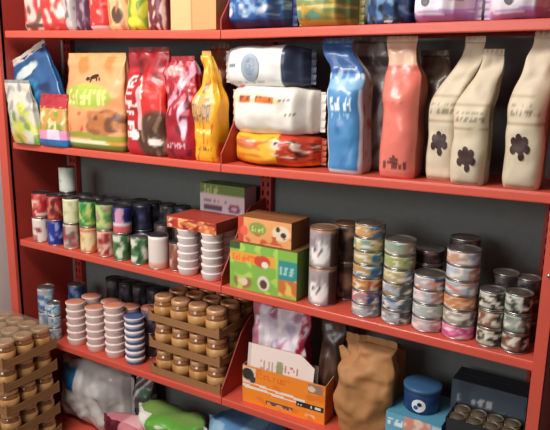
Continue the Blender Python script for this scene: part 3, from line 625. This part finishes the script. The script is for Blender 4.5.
# ================================================================== SHELF 4, left bay
k = 3
def px4(px, y, z=None): return xfor(px, y, (top(3, .3) + .1) if z is None else z)
bl = design((70, 110, 160), ('b', 3, 6, 4, .1, (190, 200, 206), 0, 1, 0, 1), ('r', 0, 1, .7, .95, (160, 170, 176)), ('b', 7, 7, 4, .25, (190, 120, 110), 0, 1, .5, 1))
make_can(.034, .10, bl, 'blue and silver can behind the tray pile, upper one', loc=(.072, .05, top(3, .1) + .1003), rz=-.9)
make_can(.034, .10, lab((150, 160, 170), (90, 120, 160), (220, 220, 220), 3), 'grey blue can under the blue and silver can', loc=(.072, .05, top(3, .1)), rz=-.9)
make_can(.034, .10, lab((44, 70, 120), (90, 120, 160), (24, 34, 60), 5), 'dark blue can behind the pinkish tubs, upper one', loc=(.15, .14, top(3, .19) + .1003), rz=-.9)
make_can(.034, .10, lab((40, 60, 100), (90, 120, 160), (24, 34, 60), 6), 'dark blue can behind the pinkish tubs, lower one', loc=(.15, .14, top(3, .19)), rz=-.9)
make_can(.026, .05, lab((214, 214, 214), (150, 190, 206), (60, 120, 170), 8), 'small white tin with blue spot beside the pinkish tubs, upper one', loc=(.142, .03, top(3, .18) + .0503 * 2), rz=-.9)
for t in range(2): make_can(.026, .05, lab((200, 200, 204), (150, 180, 200), (120, 120, 150), 9 + t), 'small pale tin beside the pinkish tubs, %s' % ('lowest', 'middle')[t], loc=(.142, .03, top(3, .18) + .0503 * t), rz=-.9)
M_PLID = mat('salmon_foil', (214, 140, 116), .4, vary=.25, bscale=70)
M_BLUEB = mat('blue_print_band', (74, 92, 140), .4)
TR4, TH4 = .0385, .0292
cols4 = [(71.5, 'first'), (91, 'second'), (110, 'third')]
for ci, (px, nm) in enumerate(cols4):
    X = px4(px, .02) + .012 * 0; n = 6 + (ci == 2)
    for t in range(n):
        make_tub(TR4, TH4, 'pinkish white tub, %s from the bottom in the %s column from the end frame' % (ORD[t], nm), (X, .045, top(3, X) + t * TH4), M_CREAMTUB, M_PLID if t == n - 1 else M_CREAMTUB, 'p', 'pinkish white tubs stacked on the lower shelf')
    for t in range(6):
        make_tub(TR4, TH4, 'pinkish white tub in the column hidden behind the %s front column' % nm, (X, .126, top(3, X) + t * TH4), M_CREAMTUB, M_PLID if t == 5 else M_CREAMTUB, 'p', 'rear pinkish tubs behind the %s column' % nm)
X = px4(130.5, .02)
for t in range(7):
    make_tub(.0365, .026, 'blue banded white tub, %s from the bottom right of the pinkish tubs' % ORD[t], (X, .042, top(3, X) + t * .026), M_TUB, M_TUB if t < 6 else M_BLUEB, 'b', 'blue banded tubs in one column', bandc=M_BLUEB)
for t in range(2):
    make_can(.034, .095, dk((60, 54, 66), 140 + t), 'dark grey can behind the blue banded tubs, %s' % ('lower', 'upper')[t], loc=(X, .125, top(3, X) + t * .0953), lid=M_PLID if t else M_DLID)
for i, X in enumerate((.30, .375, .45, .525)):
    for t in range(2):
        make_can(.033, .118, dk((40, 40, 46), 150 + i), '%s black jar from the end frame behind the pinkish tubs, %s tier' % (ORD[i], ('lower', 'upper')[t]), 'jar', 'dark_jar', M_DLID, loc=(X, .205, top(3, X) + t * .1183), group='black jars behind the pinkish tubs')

# trays of jars
JR, JH = .0365, .084
jb = lathe('jar_glass', [(JR * .86, 0), (JR * .97, .003), (JR, .008), (JR, JH * .66), (JR * .95, JH * .74), (JR * .82, JH * .8), (JR * .82, JH * .84)], 20)
jl = lathe('jar_lid', [(JR * .9, JH * .8), (JR * .92, JH * .81), (JR * .92, JH * .97), (JR * .86, JH), (JR * .6, JH * 1.0), (JR * .58, JH * .99), (.0001, JH * .99)], 20)
jlab = lathe('jar_label', [(JR * 1.012, JH * .14), (JR * 1.012, JH * .35), (JR * 1.012, JH * .60)], 20, True, lambda s, z: (170, 116, 62) if .55 < s < .9 and int(s * 40) % 3 else (186, 138, 84))
def jar(loc, label, group, rz=0):
    r = empty('food_jar', loc, label, 'jar', group, rz)
    link('glass_body', jb, M_AMBER, r); link('lid', jl, M_GOLD, r); link('label', jlab, M_PRINT, r); return r
def tray(x, y, z, nx, ny, rz, label, pile, layer, group, first):
    P = .0765; W, Dp = nx * P + .006, ny * P + .006; h = .026
    r = empty('jar_tray', (x, y, z), label, 'tray', group, rz)
    link('tray_base', box_mesh('tray_base', -W / 2, W / 2, -Dp / 2, Dp / 2, 0, .003, .0006), M_CARD, r)
    for sx, sy in ((1, 0), (-1, 0), (0, 1), (0, -1)):
        if sx: V = [(sx * (W / 2 - .001), -Dp / 2, .003), (sx * (W / 2 - .001), Dp / 2, .003), (sx * (W / 2 - .001), Dp / 2, h + .02), (sx * (W / 2 - .001), Dp / 2 - .02, h + .012), (sx * (W / 2 - .001), -Dp / 2 + .02, h), (sx * (W / 2 - .001), -Dp / 2, h + .02)]; off = Vector((-sx * .002, 0, 0))
        else: V = [(-W / 2, sy * (Dp / 2 - .001), .003), (W / 2, sy * (Dp / 2 - .001), .003), (W / 2, sy * (Dp / 2 - .001), h + .02), (W / 2 - .02, sy * (Dp / 2 - .001), h), (-W / 2 + .02, sy * (Dp / 2 - .001), h), (-W / 2, sy * (Dp / 2 - .001), h + .02)]; off = Vector((0, -sy * .002, 0))
        n = len(V); V = [Vector(v) for v in V]; V2 = V + [v + off for v in V]
        Fs = [tuple(range(n)), tuple(range(n, 2 * n))[::-1]] + [(i, (i + 1) % n, (i + 1) % n + n, i + n) for i in range(n)]
        link('tray_wall', mesh('tray_wall', V2, Fs, fix=True), M_CARD, r)
    c, s_ = math.cos(rz), math.sin(rz)
    for j in range(ny):
        for i in range(nx):
            lx, ly = (i - (nx - 1) / 2) * P, (j - (ny - 1) / 2) * P
            if j == 0: lb = '%s amber jar along the front of the %s' % (ORD[i], pile); g = 'gold lidded jars along the front of the %s' % pile
            elif i == nx - 1: lb = 'side jar of the %s, %s from its front' % (pile, ORD[j]); g = 'gold lidded jars along the side of the %s' % pile
            else: lb = 'amber jar inside the %s behind its front' % pile; g = 'gold lidded jars inside the %s' % pile
            jar((x + lx * c - ly * s_, y + lx * s_ + ly * c, z + .0035), lb, g, h01(i, j, layer) * 6)
    return r
xr_ = xfor(221, .01, top(3, .9))
TX = min(xr_ - .158, .992 - .158)
for L in range(3):
    nm = ('bottom', 'middle', 'top')[L]
    tray(TX - .002 * L, .126, top(3, TX) + L * .0995, 4, 3, 0, '%s cardboard tray of gold lidded jars on the lower shelf' % nm, '%s tray on the shelf' % nm, L, 'cardboard jar trays stacked on the lower shelf', L == 0)
    if L: pass
# separator sheets let each tray rest on the lids below
# foreground pile
PX, PY = .075, -.155
ztp = at(15, 349, PY - .1).z
nL = 6; pz = .0935; z_first = ztp - JH - .0035 - (nL - 1) * pz
names = ['lowest', 'second lowest', 'third lowest', 'third highest', 'second highest', 'topmost']
for L in range(nL):
    tray(PX + .004 * math.sin(L * 3), PY, z_first + L * pz, 4, 3, .01 * math.sin(L), '%s tray of jars in the pile standing before the left end post' % names[L], '%s tray before the left post' % names[L], L + 10, 'jar trays piled before the left post', False)
fz = z_first + nL * pz - pz + JH + .005
fm = [(x / 14, y / 10) for y in range(11) for x in range(15)]
Vf = [(-.156 + .312 * a, -.118 + .236 * b, .0012 + .0016 * noise.noise(Vector((a * 9, b * 9, 2)))) for a, b in fm]
film = link('shrink_film', mesh('film', Vf, [(j * 15 + i, j * 15 + i + 1, j * 15 + i + 16, j * 15 + i + 15) for j in range(10) for i in range(14)], smooth=True), M_CLEAR)
film.location = (PX, PY, fz); tag(film, 'cloudy grey green plastic film over the pile before the left post', 'film')
# support under the pile
carton(PX - .158, PX + .158, PY - .12, .24, 0, z_first - .002, lambda a, b: (176, 130, 84), lambda a, b: (160, 116, 74), lambda a, b: (176, 130, 84), 'plain cardboard box carrying the pile of jar trays', name='cardboard_box', nx=4, nz=4)

# ================================================================== SHELF 4, right bay
zb = top(3, 1.1)
Xa, Xb = xfor(241, .02, zb), xfor(321, .02, zb)
Wb = Xb - Xa; dB = .115; hB = .128
obox = empty('open_carton', ((Xa + Xb) / 2, .02 + dB / 2 + .01, zb), 'orange open display carton with white back flap on the lower shelf', 'box', rz=math.radians(3))
def wallp(name, P, nu, nv, cf, m=M_PAPER, th=None, tv=Vector((0, .002, 0))):
    V = [P(i / nu, j / nv) for j in range(nv + 1) for i in range(nu + 1)]; n = len(V)
    Fs = [(j * (nu + 1) + i, j * (nu + 1) + i + 1, (j + 1) * (nu + 1) + i + 1, (j + 1) * (nu + 1) + i) for j in range(nv) for i in range(nu)]
    C = [cf((i + .5) / nu, (j + .5) / nv) for j in range(nv) for i in range(nu)]
    inner = [(f[3] + n, f[2] + n, f[1] + n, f[0] + n) for f in Fs]
    bd_ = [i for i in range(nu + 1)] + [(j * (nu + 1) + nu) for j in range(1, nv + 1)] + [nv * (nu + 1) + i for i in range(nu - 1, -1, -1)] + [j * (nu + 1) for j in range(nv - 1, 0, -1)]
    rim = [(bd_[i], bd_[i] + n, bd_[(i + 1) % len(bd_)] + n, bd_[(i + 1) % len(bd_)]) for i in range(len(bd_))]
    me = mesh(name, [Vector(v) for v in V] + [Vector(v) + tv for v in V], Fs + inner + rim, C + [(190, 140, 90)] * (len(inner) + len(rim)), fix=True)
    return link(name, me, m, obox)
w2, d2 = Wb / 2, dB / 2
of = design((240, 138, 32), ('g', .42, -.1, .16, (236, 226, 216)), ('g', .50, -.16, .05, (240, 138, 32)), ('r', 0, .24, .0, .2, (240, 138, 32)), ('r', .76, 1, .2, .8, (240, 142, 40)), ('r', 0, .16, .52, .95, (226, 206, 186)), ('e', .07, .78, .075, .16, (50, 40, 38)), ('e', .13, .66, .04, .1, (70, 54, 48)), ('r', .3, .64, .09, .19, (90, 76, 70)), ('t', .32, .62, .11, .17, (200, 160, 120), 10, 2), ('r', .66, .99, .3, .44, (40, 34, 34)), ('t', .68, .97, .33, .41, (226, 220, 214), 9, 5), ('r', .8, .97, .72, .95, (150, 120, 100)), ('e', .84, .84, .04, .08, (226, 200, 180)), ('e', .83, .12, .06, .06, (236, 190, 150)), ('b', 4, 8, 4, .3, (230, 120, 28), .15, 1, 0, 1), ('t', .16, .6, .74, .86, (226, 110, 40), 8, 8))
wallp('front_panel', lambda u, v: (-w2 + Wb * u, -d2, hB * v), 60, 30, of)
wallp('side_panel', lambda u, v: (w2, -d2 + dB * u, (hB + .018 * u) * v), 8, 8, lambda a, b: (206, 112, 40), tv=Vector((-.002, 0, 0)))
wallp('side_panel', lambda u, v: (-w2, d2 - dB * u, hB * v), 8, 8, lambda a, b: (206, 112, 40), tv=Vector((.002, 0, 0)))
wallp('back_panel', lambda u, v: (w2 - Wb * u, d2 - .002, (hB) * v), 8, 8, lambda a, b: (226, 206, 196))
wallp('base_panel', lambda u, v: (-w2 + Wb * u, -d2 + .002 + (dB - .004) * v, .0002), 2, 2, lambda a, b: (190, 140, 90), tv=Vector((0, 0, .002)))
wallp('white_flap', lambda u, v: (-w2 + .012 + (Wb - .06) * u, -d2 + .007 + .012 * v, hB * .72 + (.108 - .035 * max(0, u - .8) * 5 * v) * v), 40, 14, design((232, 214, 206), ('e', .5, .45, .06, .2, (150, 150, 110)), ('t', .2, .42, .3, .55, (190, 160, 150), 6, 3), ('t', .58, .78, .35, .6, (196, 130, 120), 5, 5), ('r', 0, .05, 0, 1, (206, 190, 186))))
plas = design((214, 204, 216), ('b', 3, 5, 5, .1, (180, 168, 196), 0, 1, 0, 1), ('r', 0, .16, 0, 1, (190, 110, 130)), ('r', .84, 1, 0, 1, (160, 30, 60)), ('b', 7, 9, 9, .2, (236, 230, 238), 0, 1, 0, 1), ('b', 12, 5, 6, .36, (170, 110, 140), 0, 1, 0, 1))
standing(253, 303, 303, 3, .072, .062, plas, 'crinkled clear and crimson plastic bag standing in the orange carton', z=zb + .004, seed=40, sidec=lambda a, b: (150, 30, 60), cr=.010, wp=[(0, .8), (.3, .96), (.6, 1.05), (1, 1.12)], sealc=(180, 150, 170), bulge=.0)
standing(318, 339, 305, 3, .10, .07, design((66, 44, 38), ('b', 3, 5, 5, .1, (90, 62, 50), 0, 1, 0, 1)), 'dark brown bag between the orange carton and the brown paper bag', seed=41, cr=.010, sealc=(60, 40, 36))
# brown paper bag: creased, folded shut, a small ear at the left
pb = standing(338, 388, 336, 3, .014, .125, design((190, 142, 92), ('b', 5, 2, 3, .25, (176, 128, 80), 0, 1, 0, 1)), 'crumpled tan paper bag with twisted folded top', seed=42, m=M_KRAFT, cr=.017, name='paper_bag', seal=.02, sealc=(176, 128, 82),
              wp=[(0, .92), (.08, 1), (.45, 1.05), (.72, .96), (.85, .82), (.93, .8), (1, .86)], dp=[(0, .9), (.4, 1), (.7, .85), (.86, .45), (1, .12)], bulge=.018, gus=.3, xo=((0, 0), (.6, .0), (1, -.02)))
ear = Bag(.05, .05, .02, wp=[(0, 1), (1, .3)], dp=[(0, 1), (1, .2)], cr=.006, seed=44)
e = link('folded_corner', ear.build(lambda a, b: (170, 112, 84), nf=8, ns=3, nb=3, nv=10), M_KRAFT, pb); e.location = (-.062, -.018, pb.children[0].bound_box[1][2] - .065); e.rotation_euler = (0, -.5, 0)
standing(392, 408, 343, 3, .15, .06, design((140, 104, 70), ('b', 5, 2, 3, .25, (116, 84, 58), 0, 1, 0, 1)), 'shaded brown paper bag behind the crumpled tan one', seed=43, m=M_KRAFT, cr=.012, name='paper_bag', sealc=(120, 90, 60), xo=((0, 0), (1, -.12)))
# light blue carton, dark blue tub on it
zb = top(3, 1.6)
Xa, Xb = xfor(386, .02, zb + .1), xfor(441, .02, zb + .1)
ztb = at(405, 416, .02).z
carton(Xa, Xb, .02, .17, zb, ztb, design((100, 166, 196), ('r', .35, .8, .6, .98, (206, 140, 120)), ('b', 4, 8, 5, .1, (226, 196, 180), .3, .85, .5, 1), ('r', .84, 1, .3, .95, (190, 200, 210)), ('t', .05, .3, .7, .85, (220, 236, 240), 5, 4)), lambda a, b: (70, 120, 150), lambda a, b: (86, 150, 180), 'light blue carton with pink picture under the dark blue tub')
X = xfor(418, .055, ztb + .05); rT, hT = .052, at(418, 372, .14).z - ztb - .004
tb = empty('lidded_tub', (X, .092, ztb + .003), 'dark blue lidded tub with round white face badge', 'tub')
link('body', lathe('tubbody', [(rT * .9, 0), (rT * .96, .003), (rT, hT * .8), (rT * .98, hT * .82)], 36, True, lambda s, z: (30, 60, 110) if noise.noise(Vector((s * 9, z * 40, 1))) < .2 else (44, 84, 130)), M_PRINT, tb)
link('lid', lathe('tublid2', [(rT * .99, hT * .8), (rT * 1.04, hT * .81), (rT * 1.04, hT * .93), (rT * 1.0, hT * .95), (rT * .8, hT), (.0001, hT)], 36), solid((52, 92, 132), .4), tb)
def curved_disc(rad, cz_, sz, ang, off):
    V = [(0, 0)] + [(sz * r_ / 4 * math.cos(t * math.pi / 10), sz * r_ / 4 * math.sin(t * math.pi / 10)) for r_ in range(1, 5) for t in range(20)]
    P = [((rad + off) * math.cos(ang + a / rad), (rad + off) * math.sin(ang + a / rad), cz_ + b) for a, b in V]
    Fs = [(0, 1 + i, 1 + (i + 1) % 20) for i in range(20)] + [(1 + r_ * 20 + i, 21 + r_ * 20 + i, 21 + r_ * 20 + (i + 1) % 20, 1 + r_ * 20 + (i + 1) % 20) for r_ in range(3) for i in range(20)]
    return mesh('disc', P, Fs, smooth=True)
ga = math.radians(-72)
link('face_badge', curved_disc(rT, hT * .36, .019, ga - .16, .002), solid((226, 232, 236)), tb)
link('badge_eye', curved_disc(rT, hT * .42, .006, ga - .12, .003), solid((30, 40, 60)), tb)
link('badge_mark', curved_disc(rT, hT * .29, .006, ga - .3, .003), solid((40, 90, 140)), tb)
# slate carton and low tray of tins
Xa, Xb = xfor(452, .13, zb + .2), xfor(527, .13, zb + .2)
ztc = at(470, 383, .13).z
carton(Xa, min(Xb, XR - .01), .13, .09, zb, ztc, design((70, 84, 98), ('t', .1, .55, .72, .82, (170, 172, 176), 7, 3), ('t', .14, .8, .68, .72, (100, 110, 120), 12, 5), ('b', 4, 3, 3, .2, (60, 72, 86), 0, 1, 0, 1)), lambda a, b: (40, 46, 54), lambda a, b: (48, 54, 62), 'dark slate carton with pale lettering at the right end of the lower shelf')
y0t, y1t = .016, .112
Xa, Xb = xfor(444, y0t, zb + .1), min(xfor(528, y0t, zb + .1), XR - .012)
zr = at(480, 427, y0t).z
tr = empty('tin_tray', ((Xa + Xb) / 2, (y0t + y1t) / 2, zb), 'low black tray full of small tins before the slate carton', 'tray')
Wt, Dt, ht = Xb - Xa, y1t - y0t, zr - zb
M_TR = mat('black_card', (34, 36, 40), .55)
for nm, a in (('tray_base', (-Wt / 2, Wt / 2, -Dt / 2, Dt / 2, 0, .003)), ('tray_wall', (-Wt / 2, Wt / 2, -Dt / 2, -Dt / 2 + .003, .003, ht)), ('tray_wall', (-Wt / 2, Wt / 2, Dt / 2 - .003, Dt / 2, .003, ht)), ('tray_wall', (-Wt / 2, -Wt / 2 + .003, -Dt / 2, Dt / 2, .003, ht)), ('tray_wall', (Wt / 2 - .003, Wt / 2, -Dt / 2, Dt / 2, .003, ht))):
    link(nm, box_mesh(nm, *a, .0005), M_TR, tr)
rt_ = .0215; nx_ = int((Wt - .008) / (2 * rt_ + .001)); hh = ht - .003
for j in range(2):
    for i in range(nx_):
        make_can(rt_, hh, lab((120, 96, 70), (60, 60, 60), (160, 140, 110), i), '%s small tin from the left in the black tray, %s row' % (ORD[i], ('front', 'back')[j]), lid=mat('tin_lid_tan', (96, 86, 72), .5, .2) if (i == 0 and j == 0) else bpy.data.materials['tin_lid_tan'], name='small_tin', loc=(Xa + .004 + rt_ + i * (2 * rt_ + .001), y0t + .004 + rt_ + j * (2 * rt_ + .001), zb + .0035), group='small tins in the black tray', seg=20)

# ================================================================== SHELF 5 (bottom): big bags, only their tops show
zb = top(4, .4)
lying(64, 134, 0, 4, .062, .18, design((206, 202, 198), ('r', .05, .42, .62, .95, (36, 100, 150)), ('b', 5, 5, 4, .25, (170, 164, 164), 0, 1, 0, .9)), 'big white sack with blue corner under the pinkish tubs', z=zb, h=.275, seed=50, cr=.014, sealc=(190, 186, 184), sidec=design((200, 196, 192), ('b', 5, 5, 4, .2, (60, 110, 150), 0, .4, 0, .4)))
standing(136, 152, 368, 4, .15, .07, design((96, 92, 92), ('g', .1, .5, .06, (206, 204, 206)), ('g', .45, .5, .07, (206, 204, 206)), ('g', .62, .5, .05, (180, 190, 180)), ('g', .8, .5, .06, (210, 206, 206)), ('e', .7, .7, .2, .06, (90, 140, 110))), 'grey bag with white bands behind the big white sack', z=zb, seed=51, cr=.012, sealc=(160, 160, 160))
b5 = lying(104, 196, 0, 4, -.055, .115, design((196, 120, 130), ('r', 0, .25, 0, 1, (90, 26, 44)), ('b', 3, 6, 4, .1, (226, 170, 176), .15, 1, 0, 1), ('b', 8, 6, 4, .25, (110, 30, 50), 0, 1, 0, 1)), 'pink and maroon sack lying lowest under the jar trays', z=zb, h=.18, seed=52, cr=.012, sealc=(120, 50, 66))
lying(138, 206, 0, 4, -.02, .14, design((120, 156, 80), ('r', 0, .3, .0, 1, (214, 214, 204)), ('r', .3, .95, .45, 1, (94, 160, 60)), ('b', 6, 6, 5, .2, (206, 214, 190), .2, 1, 0, .8)), 'green and white bag lying on the pink sack', z=zb + .172, h=.062, seed=53, cr=.016, sealc=(196, 200, 190))
lying(208, 292, 0, 4, -.02, .22, design((84, 132, 176), ('g', .3, .2, .2, (120, 164, 200)), ('b', 6, 4, 4, .3, (60, 96, 146), 0, 1, 0, 1), ('r', .0, .3, 0, 1, (130, 166, 196))), 'pale blue sack lying under the orange carton', z=top(4, 1.1), h=.285, seed=54, cr=.010, sealc=(120, 156, 190))
